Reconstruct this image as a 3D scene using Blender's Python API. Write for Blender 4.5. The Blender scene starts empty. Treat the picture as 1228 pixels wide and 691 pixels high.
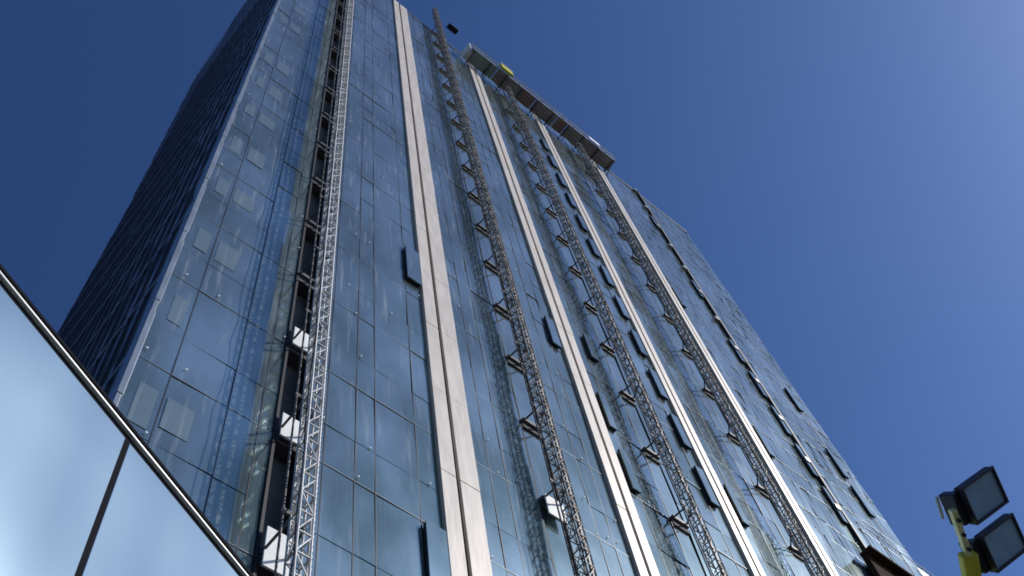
import bpy, bmesh, math, random
from mathutils import Vector, Matrix
random.seed(7)
sc = bpy.context.scene
col = sc.collection
R_ = math.radians
F = 1295.0
# ---------------------------------------------------------------- camera frame (world: X along the front facade, Y into it, Z up)
def cv(px, py): return Vector((px - 614, -(py - 345.5), -F))
Zc = cv(445, -270).normalized()
Xc = cv(3391, 2306); Xc = (Xc - Zc * Xc.dot(Zc)).normalized()
Yc = Zc.cross(Xc)
RM = Matrix((Xc, Yc, Zc))            # camera -> world
def proj(p):
    c = RM.transposed() @ Vector(p)
    if c.z > -.01: return None
    return (614 - F * c.x / c.z, 345.5 + F * c.y / c.z)

# ---------------------------------------------------------------- helpers
class MB:
    def __init__(s): s.v = []; s.f = []
    def add(s, vs, fs):
        o = len(s.v); s.v += [tuple(v) for v in vs]; s.f += [tuple(i + o for i in f) for f in fs]
    def box(s, x0, x1, y0, y1, z0, z1):
        s.add([(x0,y0,z0),(x1,y0,z0),(x1,y1,z0),(x0,y1,z0),(x0,y0,z1),(x1,y0,z1),(x1,y1,z1),(x0,y1,z1)],
              [(0,3,2,1),(4,5,6,7),(0,1,5,4),(1,2,6,5),(2,3,7,6),(3,0,4,7)])
    def obox(s, c, u, v, w):          # centre and half-axis vectors
        c = Vector(c); P = []
        for k in (-1, 1):
            for a, b in ((-1,-1),(1,-1),(1,1),(-1,1)):
                P.append(c + u*a + v*b + w*k)
        s.add(P, [(0,3,2,1),(4,5,6,7),(0,1,5,4),(1,2,6,5),(2,3,7,6),(3,0,4,7)])
    def bar(s, a, b, t, t2=None):
        a = Vector(a); b = Vector(b); d = b - a
        if d.length < 1e-6: return
        n = d.normalized(); r = Vector((0,0,1)) if abs(n.z) < .9 else Vector((1,0,0))
        u = n.cross(r).normalized(); v = n.cross(u)
        s.obox((a+b)/2, u*(t/2), v*((t2 or t)/2), d/2)
    def tube(s, a, b, r, n=8):
        a = Vector(a); b = Vector(b); d = (b-a).normalized()
        q = Vector((0,0,1)) if abs(d.z) < .9 else Vector((1,0,0))
        u = d.cross(q).normalized(); v = d.cross(u); P = []
        for e in (a, b):
            for k in range(n):
                t = 2*math.pi*k/n; P.append(e + u*(r*math.cos(t)) + v*(r*math.sin(t)))
        s.add(P, [(k, (k+1) % n, n+(k+1) % n, n+k) for k in range(n)] + [tuple(range(n))[::-1], tuple(range(n, 2*n))])
    def build(s, name, m, parent=None, bevel=0):
        me = bpy.data.meshes.new(name); me.from_pydata(s.v, [], s.f); me.update()
        bm = bmesh.new(); bm.from_mesh(me); bmesh.ops.recalc_face_normals(bm, faces=bm.faces); bm.to_mesh(me); bm.free()
        if m: me.materials.append(m)
        o = bpy.data.objects.new(name, me); col.objects.link(o)
        if parent: o.parent = parent; o.matrix_parent_inverse = Matrix.Identity(4); o.location = -Vector(parent_loc(parent))
        if bevel:
            b = o.modifiers.new('bevel', 'BEVEL'); b.width = bevel; b.segments = 2; b.limit_method = 'ANGLE'
        return o
def parent_loc(p):
    L = Vector(p.location)
    while p.parent: p = p.parent; L = L + Vector(p.location)
    return L
def tag(o, label=None, cat=None, group=None, kind=None):
    for k, v in (('label', label), ('category', cat), ('group', group), ('kind', kind)):
        if v: o[k] = v
    return o
def thing(name, loc, label, cat, group=None):
    o = bpy.data.objects.new(name, None); col.objects.link(o); o.location = loc; o.empty_display_size = .5
    return tag(o, label, cat, group)
def sub_of(parent, mb, name, m, **k): return mb.build(name, m, parent, **k)

# ---------------------------------------------------------------- materials
def mat(name, color, rough=.6, metal=0., spec=.5, var=0., vscale=(1,1,1), nscale=3., bump=0., bscale=8., rvar=0., color2=None, ramp=(.3,.7), bdist=.02, bdet=3):
    m = bpy.data.materials.new(name); m.use_nodes = True; nt = m.node_tree; N = nt.nodes; L = nt.links
    b = N['Principled BSDF']; b.inputs['Roughness'].default_value = rough; b.inputs['Metallic'].default_value = metal
    b.inputs['Specular IOR Level'].default_value = spec; b.inputs['Base Color'].default_value = (*color, 1)
    tc = N.new('ShaderNodeTexCoord'); mp = N.new('ShaderNodeMapping'); mp.inputs['Scale'].default_value = vscale
    L.new(tc.outputs['Object'], mp.inputs['Vector'])
    if var or color2:
        n = N.new('ShaderNodeTexNoise'); n.inputs['Scale'].default_value = nscale; n.inputs['Detail'].default_value = 5
        L.new(mp.outputs['Vector'], n.inputs['Vector'])
        r = N.new('ShaderNodeValToRGB'); r.color_ramp.elements[0].position = ramp[0]; r.color_ramp.elements[1].position = ramp[1]
        c2 = color2 or tuple(min(1, c*(1+var)) for c in color); c1 = color if color2 else tuple(c*(1-var) for c in color)
        r.color_ramp.elements[0].color = (*c1, 1); r.color_ramp.elements[1].color = (*c2, 1)
        L.new(n.outputs['Fac'], r.inputs['Fac']); L.new(r.outputs['Color'], b.inputs['Base Color'])
        if rvar:
            q = N.new('ShaderNodeMapRange'); q.inputs['To Min'].default_value = max(0.01, rough-rvar); q.inputs['To Max'].default_value = rough+rvar
            L.new(n.outputs['Fac'], q.inputs['Value']); L.new(q.outputs['Result'], b.inputs['Roughness'])
    if bump:
        n2 = N.new('ShaderNodeTexNoise'); n2.inputs['Scale'].default_value = bscale; n2.inputs['Detail'].default_value = bdet
        L.new(mp.outputs['Vector'], n2.inputs['Vector'])
        bp = N.new('ShaderNodeBump'); bp.inputs['Strength'].default_value = bump; bp.inputs['Distance'].default_value = bdist
        L.new(n2.outputs['Fac'], bp.inputs['Height']); L.new(bp.outputs['Normal'], b.inputs['Normal'])
    return m

def glass_mat(name, tint, tint2, metal=.8, rough=.06, streak=.35, dust=.13):
    """mirror-coated curtain wall glass with dried rain streaks and slight roller-wave distortion"""
    m = bpy.data.materials.new(name); m.use_nodes = True; nt = m.node_tree; N = nt.nodes; L = nt.links
    b = N['Principled BSDF']; b.inputs['Metallic'].default_value = metal
    tc = N.new('ShaderNodeTexCoord')
    def noise(scale, vs, det=4):
        mp = N.new('ShaderNodeMapping'); mp.inputs['Scale'].default_value = vs; L.new(tc.outputs['Object'], mp.inputs['Vector'])
        n = N.new('ShaderNodeTexNoise'); n.inputs['Scale'].default_value = scale; n.inputs['Detail'].default_value = det
        L.new(mp.outputs['Vector'], n.inputs['Vector']); return n
    n1 = noise(.55, (1, 1, .45)); r = N.new('ShaderNodeValToRGB')
    r.color_ramp.elements[0].position = .35; r.color_ramp.elements[1].position = .68
    r.color_ramp.elements[0].color = (*tint, 1); r.color_ramp.elements[1].color = (*tint2, 1)
    L.new(n1.outputs['Fac'], r.inputs['Fac'])
    n2 = noise(2.2, (3.2, 1, .22), 6); s = N.new('ShaderNodeMapRange')
    s.inputs['From Min'].default_value = .56; s.inputs['From Max'].default_value = .78; s.inputs['To Max'].default_value = dust+streak; s.inputs['To Min'].default_value = dust
    L.new(n2.outputs['Fac'], s.inputs['Value'])
    df = N.new('ShaderNodeBsdfDiffuse'); df.inputs['Color'].default_value = (.42, .47, .5, 1)
    mx = N.new('ShaderNodeMixShader'); L.new(s.outputs['Result'], mx.inputs['Fac'])
    L.new(r.outputs['Color'], b.inputs['Base Color']); L.new(b.outputs['BSDF'], mx.inputs[1]); L.new(df.outputs['BSDF'], mx.inputs[2])
    L.new(mx.outputs['Shader'], N['Material Output'].inputs['Surface'])
    b.inputs['Roughness'].default_value = rough
    n3 = noise(.9, (1, 1, .5), 2); bp = N.new('ShaderNodeBump'); bp.inputs['Strength'].default_value = .5; bp.inputs['Distance'].default_value = .03
    L.new(n3.outputs['Fac'], bp.inputs['Height']); L.new(bp.outputs['Normal'], b.inputs['Normal'])
    return m

M = dict(
 glass=glass_mat('facade glass', (.15,.25,.24), (.48,.62,.61), .9, .12, .34, .08),
 glass_pale=glass_mat('blind behind glass', (.22,.32,.31), (.32,.42,.40), .75, .22, .25, .10),
 glass_side=glass_mat('side glass', (.36,.42,.56), (.60,.66,.80), .85, .16, .05, .16),
 backing=mat('dark backing', (.022,.026,.032), .7, var=.3),
 mullion=mat('dark gasket', (.018,.02,.026), .5),
 joint=mat('silver transom', (.22,.26,.29), .45, .4, var=.2, nscale=2),
 pilaster=mat('pale anodised cladding', (.52,.465,.40), .45, .05, color2=(.68,.61,.53), vscale=(3,3,.4), nscale=2, bump=.15, bscale=5),
 galv2=mat('dark mast steel', (.12,.108,.10), .6, .3, color2=(.32,.30,.28), nscale=2.5),  # darker, browner steel for all masts but the first
 fin=mat('dark fin', (.07,.07,.10), .45, .4),
 tbright=mat('brightened transom', (.42,.46,.48), .4, .3, var=.25, nscale=2),  # lighter transom copy: bright reflections at the right end put into its colour
 band=mat('floor line', (.38,.38,.46), .5, .2),
 slot=mat('brown slot', (.05,.032,.024), .7, var=.3),
 corner=mat('corner trim', (.30,.34,.38), .35, .5, var=.25, vscale=(1,1,.3)),
 galv=mat('galvanised steel', (.55,.54,.52), .42, .35, var=.25, nscale=4),
 tie=mat('grimy steel', (.085,.085,.09), .6, .2, var=.4, nscale=5),
 slab=mat('slab edge concrete', (.085,.08,.078), .85, var=.3, nscale=4),
 insul=mat('grey sheathing', (.035,.037,.04), .8, color2=(.12,.118,.115), nscale=1.6, vscale=(1,1,.6)),
 board=mat('white board', (.82,.82,.80), .6, var=.05),
 frame=mat('black window frame', (.006,.007,.012), .6),
 roof=mat('parapet metal', (.10,.13,.17), .45, .4, var=.2),
 deckg=mat('green netting', (.22,.30,.24), .9, color2=(.34,.40,.34), nscale=5),
 deckb=mat('scaffold boards', (.20,.165,.14), .85, color2=(.38,.33,.28), vscale=(1,6,1), nscale=1.5),
 deckr=mat('red oxide panel', (.28,.15,.11), .8, color2=(.24,.17,.14), nscale=3),
 yellow=mat('yellow green crate', (.55,.52,.03), .6, var=.2),
 tube=mat('scaffold tube', (.45,.46,.46), .4, .5, var=.2),
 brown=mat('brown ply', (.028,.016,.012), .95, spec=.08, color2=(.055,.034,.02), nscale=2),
 wallp=mat('satin metal panel', (.52,.66,.63), .10, .9, color2=(.66,.80,.77), nscale=.5, vscale=(1.2,1.2,.5), bump=1., bscale=.6, rvar=.02, bdist=.16, bdet=1),
 black=mat('black rubber', (.012,.012,.016), .9, spec=.05),
 pale=mat('pale aluminium', (.5,.5,.5), .35, .6, var=.12),
 navy=mat('navy housing', (.008,.010,.022), .38, .2, var=.3),
 lens=mat('lamp glass', (.20,.33,.48), .22, .15, var=.15, nscale=6),
 olive=mat('olive yellow paint', (.42,.38,.03), .5, var=.2, nscale=9),
 khaki=mat('worn bracket', (.42,.40,.16), .5, .2, color2=(.62,.58,.34), nscale=14),
 ground=mat('asphalt', (.045,.045,.048), .9, var=.3, nscale=.6),
 conc=mat('pavement concrete', (.30,.29,.27), .85, var=.15, nscale=1.2),
)
GZ = -1.6
# ---------------------------------------------------------------- ground
g = MB(); g.add([(-900,-900,GZ),(900,-900,GZ),(900,900,GZ),(-900,900,GZ)], [(0,1,2,3)])
tag(g.build('ground', M['ground']), kind='structure')
g = MB(); g.box(-6, 50, 8.0, 9.93, GZ, GZ+.12); tag(g.build('pavement', M['conc']), kind='structure')

# ---------------------------------------------------------------- tower
X0, X1, Y0, ZT = 2.28, 37.0, 10.0, 73.6
tower = thing('glass_tower', (X0, Y0, GZ), 'tall blue glass tower with pale vertical bands, seen steeply from its foot', 'tower')
FL0, FP = 20.78, 3.5                              # a floor line and the storey height
floors = [FL0 + FP*k for k in range(-7, 17)]
floors = [z for z in floors if z < ZT]
bays = [(5.20, 5.76), (12.38, 13.06), (18.0, 18.65), (24.85, 25.45)]
# depth of recess / wall pieces
wall = MB(); xs = [X0] + [v for b in bays for v in b] + [X1]
for i in range(0, len(xs), 2): wall.box(xs[i]+.01, xs[i+1], Y0+.06, Y0+1.2, GZ, ZT)
wall.box(X0+.01, X1, Y0+1.203, 22.3, GZ, ZT-.003)
wall.build('wall', M['backing'], tower)
for bi, (a, b) in enumerate(bays):
    for z in floors:
        sl = MB(); sl.box(a+.004, b-.004, Y0-.03, Y0+1.198, z-.2, z+.02)
        if bi: sl.box(a+.004, b-.004, Y0-.10, Y0+.1, z+.022, z+.16)
        sl.build('slab_edge', M['slab'], tower)
    for k, z in enumerate(floors):
        rg = MB()
        for w0, w1 in ((.17, FP-.21),):
            rg.box(a+.03, b-.03, Y0+(.3 if bi == 0 else .03), Y0+(.35 if bi == 0 else .06), z+w0, min(z+w1, ZT))
        rg.build('recessed_window', M['insul'] if bi == 0 else M['glass'], tower)
    for x in ((a, b) if bi == 0 else ()):
        j = MB(); j.box(x-.03, x+.03, Y0-.05, Y0+.5, GZ, ZT-.01); j.build('bay_jamb', M['frame'] if bi == 0 else M['tie'], tower)
for (bi, z, hh) in ((0, 20.9, .75), (0, 17.35, .75), (0, 13.7, .95), (1, 20.45, .75)):
    a, b = bays[bi]; w = MB(); w.box(a+.05, b-.04, Y0-.16, Y0-.12, z-.22, z-.22+hh); w.build('guard_board', M['board'], tower)

# pale pilasters : pairs of bands with a brown slot between
pil = [(9.20, 9.62, 9.74, 10.30, ZT+.15), (15.38, 15.73, 15.86, 16.22, 71.5), (21.24, 21.52, 21.64, 21.94, 70.8), (26.80, 27.06, 27.17, 27.44, 70.6)]
for a, b, c, d, zt in pil:
    for x0, x1 in ((a, b), (c, d)):
        p = MB(); z = GZ
        while z < zt:                               # storey-high cover pieces with hairline joints
            z2 = min(z+3.5, zt); e = random.uniform(-.005,.005); p.box(x0+e/2, x1+e/2, Y0-.10+e, Y0+.05, z+.007, z2-.007); z = z2
        p.build('pilaster_band', M['pilaster'], tower, bevel=.006)
    s = MB(); s.box(b+.002, c-.002, Y0-.02, Y0+.05, GZ, zt); s.build('pilaster_slot', M['slot'], tower)
# black joint near the right edge with pale brackets
s = MB(); s.box(31.62, 31.78, Y0-.15, Y0+.05, GZ, ZT); s.build('expansion_joint', M['frame'], tower)
s = MB(); s.box(31.95, 32.03, Y0-.05, Y0+.05, GZ, 52); s.build('expansion_joint', M['frame'], tower)
for z in floors:
    if z > 26:
        s = MB(); s.box(31.25, 31.5, Y0-.18, Y0-.02, z+.05, z+.35); s.build('joint_bracket', M['pale'], tower)

# glass panes
grid = [(2.36,3.04),(3.04,4.21),(4.21,4.87),(4.87,5.17),(5.81,6.30),(6.30,7.03),(7.03,7.53),(7.53,8.64),(8.64,9.18),
        (10.32,10.82),(10.82,11.35),(11.35,12.34),(13.12,13.75),(13.75,14.30),(14.30,14.84),(14.84,15.34),
        (16.30,16.80),(16.80,17.35),(17.35,17.96),(18.69,19.80),(19.80,20.62),(20.62,21.18),
        (22.02,22.6),(22.6,23.3),(23.3,24.2),(24.2,24.81),(25.49,26.2),(26.2,26.73),
        (27.52,28.1),(28.1,29.0),(29.0,29.9),(29.9,30.8),(30.8,31.22),(31.22,31.6),(31.8,32.6),(32.6,33.4),(33.4,34.2),(34.2,35.1),(35.1,35.6),(35.6,36.3),(36.3,36.97)]
grid = [c for a, b in grid for c in (((a, (a+b)/2), ((a+b)/2, b)) if a > 27.4 and b-a > .6 else ((a, b),))]
win = []   # open vents: x0, x1, z0, z1
for z0, z1 in ((14.4,17.15),(28.6,30.9),): win.append((8.66, 9.14, z0, z1))
win.append((14.86, 15.3, 31.4, 33.4))
for z0, z1 in ((24.45,26.45),(27.7,29.8)): win.append((16.46, 16.82, z0, z1))
win.append((16.9, 17.33, 32.6, 34.3))
for k in range(12): win.append((20.68, 21.12, 27.1+3.3*k, 29.1+3.3*k))
win.append((22.2, 22.58, 27.2, 29.3))
win.append((27.68, 28.08, 35.8, 38.0)); win.append((27.68, 28.08, 49.8, 52.0))
for z in (34.9, 38.2, 41.5, 44.9, 48.4): win.append((31.24, 31.58, z-.9, z+1.5))
for z0, z1 in ((37.4,39.6),(40.4,42.7),(46.4,48.6)): win.append((35.12, 35.55, z0, z1))
for z in (55.3, 66.0): win.append((31.24, 31.58, z, z+2.2))
panes = []
for x0, x1 in grid:
    for z in [FL0+FP*k for k in range(-7, 17)]:
        for a, b in ((z, z+1.35), (z+1.35, z+FP)):
            a = max(a, GZ+.1); b = min(b, ZT)
            if b-a < .2: continue
            # the pane's picture size decides whether it stands alone
            c = [proj(p) for p in ((x0,Y0,a),(x1,Y0,a),(x1,Y0,b),(x0,Y0,b))]
            area = 0
            if all(c):
                cx = sum(q[0] for q in c)/4; cy = sum(q[1] for q in c)/4
                if 0 < cx < 1228 and 0 < cy < 691 and not (cx < 305 and cy > 315+1.233*cx):
                    area = abs(sum(c[i][0]*c[(i+1)%4][1]-c[(i+1)%4][0]*c[i][1] for i in range(4)))/2
            panes.append((area, x0, x1, a, b))
panes.sort(reverse=True)
def pane(mb, x0, x1, z0, z1):
    w = (x1-x0)/2-.011; h = (z1-z0)/2-.009
    k = 1+min(1.8, x0/16); rx = random.gauss(0, .0045*k); rz = random.gauss(0, .006*k)
    u = Vector((math.cos(rz), math.sin(rz), 0)); v = Vector((0, math.sin(rx), math.cos(rx)))
    n = u.cross(v)
    mb.obox(((x0+x1)/2, Y0+.018, (z0+z1)/2), u*w, v*h, n*.012)
rest = MB()
for i, (ar, x0, x1, a, b) in enumerate(panes):
    if i < 100:
        m = MB(); pane(m, x0, x1, a, b); m.build('glass_pane', M['glass'], tower)
    else: pane(rest, x0, x1, a, b)
tag(rest.build('glass_pane', M['glass'], tower), kind='stuff')
# pale blinds/rooms showing in the leftmost columns
for z in floors:
    if 13 < z < 60:
        for x0, x1 in ((2.56, 3.0), (3.08, 3.72)):
            if random.random() < .8:
                q = MB(); q.box(x0+random.uniform(0,.08), x1-random.uniform(0,.1), Y0-.006, Y0+.001, z+1.62+random.uniform(-.1,.25), z+2.78); q.build('window_blind', M['glass_pale'], tower)
# thin silver transoms at storey lines & dark vertical gaskets
tr = MB(); trp = MB(); lo = tr
for x0, x1 in grid:
    tr = trp if x0 > 27 else lo
    for z in sorted(floors + ([q+1.35 for q in floors if q+1.4 < ZT] if x0 > 27 else [])): tr.box(x0+.012, x1-.012, Y0-.004, Y0+.03, z-.009, z+.009)
tag(lo.build('transom', M['joint'], tower), kind='stuff'); tag(trp.build('transom', M['tbright'], tower), kind='stuff')
for x0, x1 in grid[:-1]:
    mu = MB()
    if (x0 < 27 or x1-x0 > .48) and all(abs(x1-q) > .1 for p_ in pil for q in p_[:4]): 
        mu.box(x1-.010, x1+.010, Y0-.004, Y0+.03, GZ, ZT-.02); mu.build('gasket', M['mullion'], tower)
fx = MB()
for x0, x1 in grid:
    for z in floors:
        for zz in (z+.1, z+1.4):
            if random.random() < .26: fx.obox((x0+random.uniform(.1, .9)*(x1-x0), Y0-.03, zz+random.uniform(-.1,.3)), Vector((.016,0,0)), Vector((0,.012,0)), Vector((0,0,.022)))
tag(fx.build('fixing_clip', M['board'], tower), kind='stuff')
# open vents: pane pushed out on a black frame
for x0, x1, z0, z1 in win:
    if x0 > 10: x1 -= .09
    fr = MB(); d = .10
    fr.box(x0, x0+.05, Y0-d, Y0-.018, z0, z1); fr.box(x1-.05, x1, Y0-d, Y0-.018, z0, z1)
    fr.box(x0+.05, x1-.05, Y0-d, Y0-.018, z0, z0+.06); fr.box(x0+.05, x1-.05, Y0-d, Y0-.018, z1-.06, z1)
    o = fr.build('open_window', M['frame'], tower)
    pn = MB(); pn.box(x0-.012, x1+.012, Y0-d-.03, Y0-d-.002, z0-.012, z1+.012); pn.build('pane', M['glass'], o)
# corner trim : short lapped lengths
ct = MB(); z = GZ
while z < ZT:
    ct.box(X0-.02, X0+.10, Y0-.03, Y0+.14, z+.01, z+3.0); ct.box(X0-.012, X0+.08, Y0-.02, Y0+.12, z+3.0, z+3.5); z += 3.5
ct.build('corner_trim', M['corner'], tower, bevel=.01)
# parapet
p = MB(); p.box(X0, X1+.02, Y0-.03, Y0+.35, ZT+.002, ZT+.3); p.box(X1-.25, X1+.02, Y0+.352, 22.3, ZT+.002, ZT+.3); p.build('parapet', M['roof'], tower, bevel=.02)
# side wing wall with raked crown
prof = [(10.12,GZ),(22.35,GZ),(22.35,46),(23.1,56),(24.5,68),(26.6,86),(25.2,91.5),(21.2,96.4),(14,97),(13.0,ZT+.35),(10.12,ZT+.35)]
sw = MB(); n = len(prof)
sw.add([(X0+.06, y, z) for y, z in prof] + [(7.5, y, z) for y, z in prof], [tuple(range(n)), tuple(range(n, 2*n))[::-1]] + [(i, (i+1) % n, n+(i+1) % n, n+i) for i in range(n)])
# keep the wing clear of the front wall: it starts behind it
for i, v in enumerate(sw.v):
    if v[1] < 10.2 and v[0] > 5: sw.v[i] = (v[0], 13.0, v[2])
sw.build('side_wall', M['backing'], tower)
def ymax(z):
    pts = prof[1:8]
    for (ya, za), (yb, zb) in zip(pts, pts[1:]):
        if za <= z <= zb and zb > za: return ya + (yb-ya)*(z-za)/(zb-za)
    return 0
sc_ = MB()
for k in range(-7, 23):
    z = FL0 + FP*k
    for part_, (a, b) in enumerate(((z, z+1.1), (z+1.1, z+FP))):
        if b < GZ: continue
        a = max(a, GZ)
        ys = 10.16 if b < ZT else 14.1
        ye = min(ymax(a+.01), ymax(min(b, 96.3)-.01)); y = ys
        while y < ye-.1:
            w = min(.62, ye-y); t = random.gauss(0, .006) + .03; q = random.gauss(0, .003)
            u = Vector((math.sin(t), math.cos(t), 0)); v = Vector((math.sin(q), 0, math.cos(q)))
            sc_.obox((X0+.02, y+w/2, (a+b)/2), u*(w/2-.012), v*((b-a)/2-.02), Vector((.012,0,0)))
            y += w
tag(sc_.build('side_cladding', M['glass_side'], tower), kind='stuff')
for i in range(24):
    y = 10.78+.62*i; zt = ZT if y < 14 else 94 if y < 22 else 0; zb = GZ
    if y >= 22.3: zb = 50 + (y-22.35)*11; zt = 84
    fn = MB(); fn.box(X0-.045, X0+.0, y-.012, y+.012, zb, zt); fn.build('side_fin', M['fin'], tower)
sf = MB()
for k in range(-7, 22):
    z = FL0+FP*k; sf.box(X0-.06, X0-.05, (10.2 if z < ZT else 14.1), ymax(z)-.05, max(z, GZ)-.05, z+.05)
tag(sf.build('floor_band', M['band'], tower), kind='stuff')

# ---------------------------------------------------------------- hoist masts
def section(w, h=1.5):
    m = MB(); r = .02
    for sx in (-1, 1):
        for sy in (-1, 1): m.tube((sx*w/2, sy*w/2, 0), (sx*w/2, sy*w/2, h-.01), r, 6)
    for k in range(3):
        z = .04+k*.5
        cs = [(-w/2,-w/2),(w/2,-w/2),(w/2,w/2),(-w/2,w/2)]
        for i in range(4):
            a = cs[i]; b = cs[(i+1) % 4]
            m.bar((*a, z), (*b, z), .024); 
            if k % 2: a, b = b, a
            m.bar((*a, z+.02), (*b, z+.48), .02)
    m.box(w/2+.03, w/2+.07, -.03, .03, 0, h-.01)      # toothed rack
    for k in range(10): m.box(w/2+.07, w/2+.10, -.025, .025, k*.15+.02, k*.15+.09)
    return m
hoists = [(5.42, 9.10, .26, 75, 'nearest the left corner of the tower, beside the open bay', 0),
          (12.63, 9.40, .26, 79.5, 'between the first and second pale bands, rising just above the roof', 1),
          (18.25, 9.40, .26, 69.5, 'between the second and third pale bands, ending under the roof deck', 2),
          (24.57, 9.40, .26, 69.5, 'between the third and fourth pale bands, hugging the fourth', 3)]
proto = {}
for hx, hy, w, top, where, bi in hoists:
    t = thing('hoist_mast', (hx, hy, GZ), 'galvanised lattice hoist mast '+where, 'hoist mast', 'lattice hoist masts up the tower front')
    key = bi > 0
    if key not in proto:
        o = section(w).build('mast_section', M['galv2' if key else 'galv']); proto[key] = (o, [False])
    src, used = proto[key]
    k = 0
    while GZ+1.5*k < top-.5:
        o = src if not used[0] else src.copy()
        if used[0]: col.objects.link(o)
        used[0] = True
        o.parent = t; o.location = (0, 0, 1.5*k); k += 1
    for z in floors:
        if z > top-1: continue
        m = MB(); zz = z+.1
        a, b = bays[bi]
        m.bar((hx-w/2-.02, hy+w/2, zz), (a+.06, Y0-.04, zz), .04); m.bar((hx+w/2, hy+w/2, zz), (b-.06, Y0-.04, zz), .04)
        m.box(hx-w/2-.05, hx+w/2+.03, hy+w/2, hy+w/2+.03, zz-.04, zz+.04)
        m.box(a+.02, b-.02, Y0-.11, Y0-.045, zz-.08, zz+.06)
        m.build('wall_tie', M['tie'], t)
    c = MB(); c.tube((hx-w/2-.16, hy+.1, GZ), (hx-w/2-.16, hy+.1, top-3), .022); 
    for q in range(int((top)/3.5)): c.box(hx-w/2-.19, hx-w/2-.02, hy+.08, hy+.12, q*3.5, q*3.5+.1)
    c.build('cable_guide', M['tie'], t)
    pc = MB(); prev = None; q = 0
    while q*.9 < top-4:
        pt = (hx-w/2-.07+random.uniform(-.035, .035), hy-w/2-.05+random.uniform(-.03, .03), GZ+q*.9)
        if prev: pc.tube(prev, pt, .013, 5)
        prev = pt; q += 1
    pc.build('power_cable', M['black'], t)
    bs = MB(); bs.box(hx-.6, hx+.6, hy-.5, hy+.5, GZ+.122, GZ+.3); bs.build('base_plate', M['tie'], t)

# ---------------------------------------------------------------- roof-level protection deck
DZ = 71.6; dy0, dy1 = 8.92, 9.86
deck = thing('protection_deck', (15.0, dy0, DZ), 'long brown and green boarded deck jutting out just under the tower roof', 'work platform')
sects = [(15.0,17.2,'deckg'),(17.25,19.4,'deckb'),(19.45,20.6,'deckr'),(20.65,22.6,'deckb'),(22.65,23.5,'deckr'),(23.55,28.0,'deckb')]
for a, b, mm in sects:
    m = MB(); yy = dy0
    while yy < dy1-.05:
        m.box(a, b, yy, min(yy+.22, dy1), DZ+random.uniform(0,.015), DZ+.05); yy += .228
    m.build('deck_panel', M[mm], deck)
for i in range(10):
    m = MB(); x = 15.2+i*1.4; m.box(x-.04, x+.04, dy0-.02, Y0-.03, DZ-.16, DZ-.003); m.bar((x, dy0+.1, DZ-.12), (x, Y0-.03, DZ-1.0), .05); m.build('cantilever_bracket', M['tie'], deck)
m = MB()
for i in range(14): m.tube((15.05+i*.995, dy0-.04, DZ-.1), (15.05+i*.995, dy0-.04, DZ+1.15), .024)
for z in (.55, 1.1): m.tube((14.95, dy0-.085, DZ+z), (28.05, dy0-.085, DZ+z), .024)
m.build('guard_rail', M['tube'], deck)
m = MB(); m.box(15.0, 28.0, dy0-.03, dy0-.004, DZ+.06, DZ+.25); m.build('toe_board', M['tube'], deck)
m = MB(); m.box(14.82, 14.9, 8.95, 10.0-.15, DZ-.1, DZ+1.3); m.box(14.80, 15.3, 9.2, 9.8, DZ-.12, DZ-.06); m.build('end_sheet', M['board'], deck)
m = MB(); m.box(25.5, 26.5, dy0-.14, dy0-.11, DZ+.2, DZ+.9); m.build('rail_sheet', M['board'], deck)
cr = thing('yellow_crate', (17.7, 8.9, DZ+.05), 'yellow green crate hung on the outer rail of the roof deck', 'crate')
m = MB(); m.box(17.3, 18.3, dy0-.30, dy0-.12, DZ-.18, DZ+.75); m.build('crate_body', M['yellow'], cr, bevel=.02)
m = MB(); m.box(17.26, 18.34, dy0-.34, dy0-.10, DZ+.752, DZ+.84); m.build('lid', M['board'], cr)
# dark lamp on the parapet
lp = thing('roof_lamp', (14.3, 9.9, ZT+.3), 'small black lamp on an arm above the parapet left of the roof deck', 'lamp')
m = MB(); m.tube((13.9, 10.1, ZT+.3), (13.9, 10.1, ZT+2.2), .03); m.tube((13.9, 10.1, ZT+2.2), (13.9, 9.5, ZT+2.45), .025); m.build('arm', M['tube'], lp)
m = MB(); m.obox((13.95, 9.3, ZT+2.45), Vector((.42,0,0)), Vector((0,.2,.03)), Vector((0,-.01,.07))); m.build('lamp_head', M['navy'], lp, bevel=.03)

# ---------------------------------------------------------------- brown loading platform at lower right
lb = thing('loading_platform', (33, 9.6, 30.6), 'dark brown boarded platform jutting from the lower right of the glass tower', 'work platform')
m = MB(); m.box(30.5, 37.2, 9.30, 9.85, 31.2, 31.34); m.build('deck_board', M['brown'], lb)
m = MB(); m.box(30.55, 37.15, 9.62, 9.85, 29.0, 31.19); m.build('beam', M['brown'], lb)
m = MB(); m.box(33.9, 34.7, 9.20, 9.24, 31.75, 32.3); m.build('edge_glare', M['board'], lb, bevel=.02)  # white sheet added to stand for the bright glare at this edge
m = MB()
for x in (30.7, 32.0, 33.4, 34.8, 36.0, 37.0): m.tube((x, 9.32, 31.34), (x, 9.32, 32.9), .022)
m.tube((30.6, 9.275, 32.85), (37.2, 9.275, 32.85), .022); m.build('guard_rail', M['tube'], lb)

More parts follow.
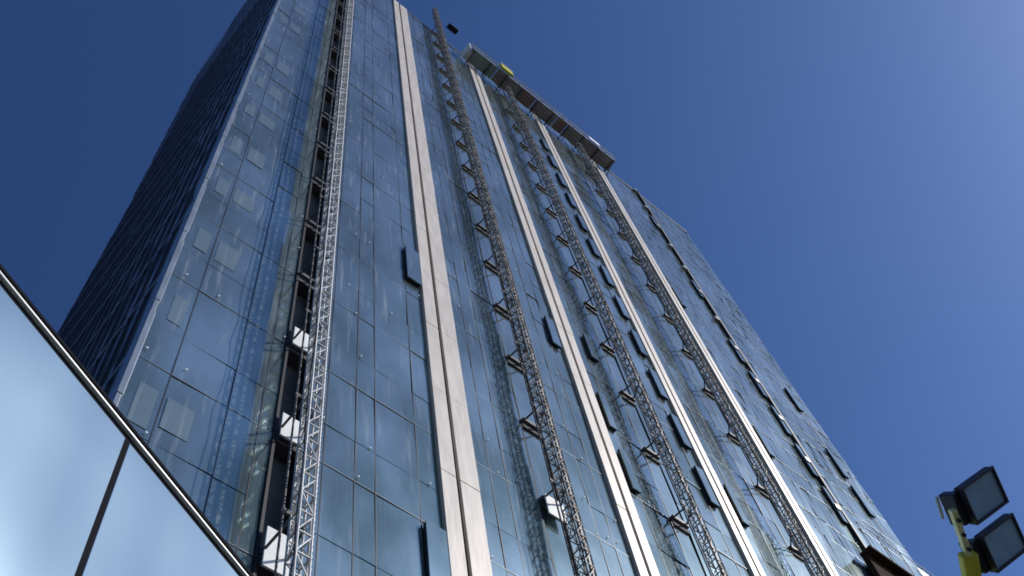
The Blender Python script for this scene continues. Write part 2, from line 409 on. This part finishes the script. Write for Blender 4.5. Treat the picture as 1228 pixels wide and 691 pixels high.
# ---------------------------------------------------------------- foreground panelled wall
H = 5.4; k_ = H/2.4
Dv = Vector((.91474, .40405, 0)); Nv = Vector((.40405, -.91474, 0))     # along, and out towards the viewer
def W(s, d, z): p = J + Dv*s + Nv*d; return Vector((p.x, p.y, z))
J = Vector((.431*k_, 1.588*k_, 0)) - Nv*.0
pw = thing('panel_wall', (J.x, J.y, GZ), 'satin silver panelled wall with black joints and coping, close at the lower left', 'wall')
def wbox(m, s0, s1, d0, d1, z0, z1): m.obox(W((s0+s1)/2, (d0+d1)/2, (z0+z1)/2), Dv*((s1-s0)/2), Nv*((d1-d0)/2), Vector((0,0,(z1-z0)/2)))
PW = 2.9
for i in range(-3, 2):
    m = MB(); s0, s1 = i*PW+.02, (i+1)*PW-.02
    wbox(m, s0, s1, -.018, 0, GZ+.12, H-.09); m.build('wall_panel', M['wallp'], pw, bevel=.004)
m = MB(); wbox(m, -3*PW, 2*PW, -.30, -.004, GZ, H-.05); m.build('wall_core', M['black'], pw)
m = MB(); wbox(m, -3*PW, 2*PW+.02, -.32, .030, H-.028, H-.002); m.build('coping', M['black'], pw)
m = MB(); wbox(m, -3*PW, 2*PW+.01, -.018, .022, H-.050, H-.032); m.build('trim_strip', M['pale'], pw, bevel=.004)

# ---------------------------------------------------------------- floodlights
def cw(px, py, depth): return RM @ (cv(px, py) * (depth/F))
D0 = 6.6
base = cw(1166, 680, D0)
fl = thing('floodlight_mast', (base.x, base.y, GZ), 'yellow pole with two dark square floodlights against the sky at lower right', 'floodlight mast')
def camv(x, y, z): return (RM @ Vector((x, y, z)))
def head(px, py, wd, ht, rot, yaw):
    c = cw(px, py, D0)
    r = R_(rot); u0 = Vector((math.cos(r), math.sin(r), 0)); v0 = Vector((-math.sin(r), math.cos(r), 0)); n0 = Vector((0,0,1))
    y = R_(yaw); u1 = u0*math.cos(y) - n0*math.sin(y); n1 = n0*math.cos(y) + u0*math.sin(y)
    u, v, n = RM @ u1, RM @ v0, RM @ n1
    b = MB(); b.obox(c - n*.032, u*(wd/2), v*(ht/2), n*.027); o = b.build('floodlight', M['navy'], fl, bevel=.012)
    f = MB(); t = .016
    f.obox(c + v*(ht/2-t/2)+n*.004, u*(wd/2), v*(t/2), n*.012); f.obox(c - v*(ht/2-t/2)+n*.004, u*(wd/2), v*(t/2), n*.012)
    f.obox(c + u*(wd/2-t/2)+n*.004, u*(t/2), v*(ht/2-t), n*.0118); f.obox(c - u*(wd/2-t/2)+n*.004, u*(t/2), v*(ht/2-t), n*.0118)
    f.build('bezel', M['navy'], o, bevel=.003)
    g = MB(); g.obox(c - n*.0025, u*(wd/2-t), v*(ht/2-t), n*.003); g.build('lens', M['lens'], o)
    fi = MB()
    for k in range(9):
        q = -wd/2+.03+k*(wd-.06)/8; fi.obox(c - n*.075 + u*q, u*.004, v*(ht/2-.03), n*.025)
    fi.build('cooling_fin', M['navy'], o)
    bx = MB(); bx.obox(c - n*.085 - u*(wd/2+.02), u*.03, v*(ht*.42), n*.06); bx.build('driver_box', M['navy'], o, bevel=.008)
    return c, u, v, n
a = head(1180, 594, .315, .245, 24, 27)
b = head(1204, 651, .315, .245, 24, 27)
m = MB(); p0 = cw(1142, 611, D0-.09); p1 = cw(1162, 668, D0-.09); p2 = cw(1167, 702, D0-.05)
m.bar(p0, p1, .035, .07); m.build('bracket', M['khaki'], fl, bevel=.004)
m = MB()
for t in (.2, .5, .8):
    m = MB(); m.tube(p0.lerp(p1, t)+camv(0,0,.06), p0.lerp(p1, t)+camv(0,0,-.05), .012); m.build('bolt', M['navy'], fl)
m = MB(); m.bar(p1 - (p1-p0)*.08, p2, .10, .08); m.build('knuckle', M['olive'], fl, bevel=.01)
m = MB(); m.tube(p2, (p2.x, p2.y, GZ), .06, 16); m.build('pole', M['olive'], fl)
m = MB(); m.tube(cw(1123, 596, D0+.12), cw(1131, 622, D0+.12), .012); m.build('edge_highlight', M['pale'], fl)  # pale tube added as the white highlight along the housing edge

# ---------------------------------------------------------------- sun, sky, camera
sd = Vector((.60, -.52, .61)).normalized()
el = math.asin(sd.z); az = math.atan2(sd.x, sd.y)      # azimuth clockwise from +Y
su = bpy.data.lights.new('sun', 'SUN'); su.energy = 3.8; su.angle = R_(.53); su.color = (1, .95, .88)
so = bpy.data.objects.new('sun', su); col.objects.link(so); so.rotation_euler = sd.to_track_quat('Z', 'Y').to_euler()
w = bpy.data.worlds.new('World'); sc.world = w; w.use_nodes = True; nt = w.node_tree
sk = nt.nodes.new('ShaderNodeTexSky'); sk.sky_type = 'NISHITA'; sk.sun_disc = False
sk.sun_elevation = el; sk.sun_rotation = az; sk.altitude = 0; sk.air_density = 1.0; sk.dust_density = 1.0; sk.ozone_density = 8.0
gm = nt.nodes.new('ShaderNodeGamma'); gm.inputs[1].default_value = 1.3      # deep, saturated clear sky
nt.links.new(sk.outputs[0], gm.inputs[0]); nt.links.new(gm.outputs[0], nt.nodes['Background'].inputs[0]); nt.nodes['Background'].inputs[1].default_value = .07
cd = bpy.data.cameras.new('camera'); cam = bpy.data.objects.new('camera', cd); col.objects.link(cam)
cd.sensor_width = 36; cd.lens = 36*F/1228; cd.clip_end = 3000; cd.clip_start = .05
cam.matrix_world = RM.to_4x4(); sc.camera = cam
sc.view_settings.view_transform = 'Standard'; sc.view_settings.look = 'None'; sc.view_settings.exposure = 0; sc.view_settings.gamma = 1
sc.render.resolution_x = 1024; sc.render.resolution_y = 576
sc.cycles.filter_width = 1.7
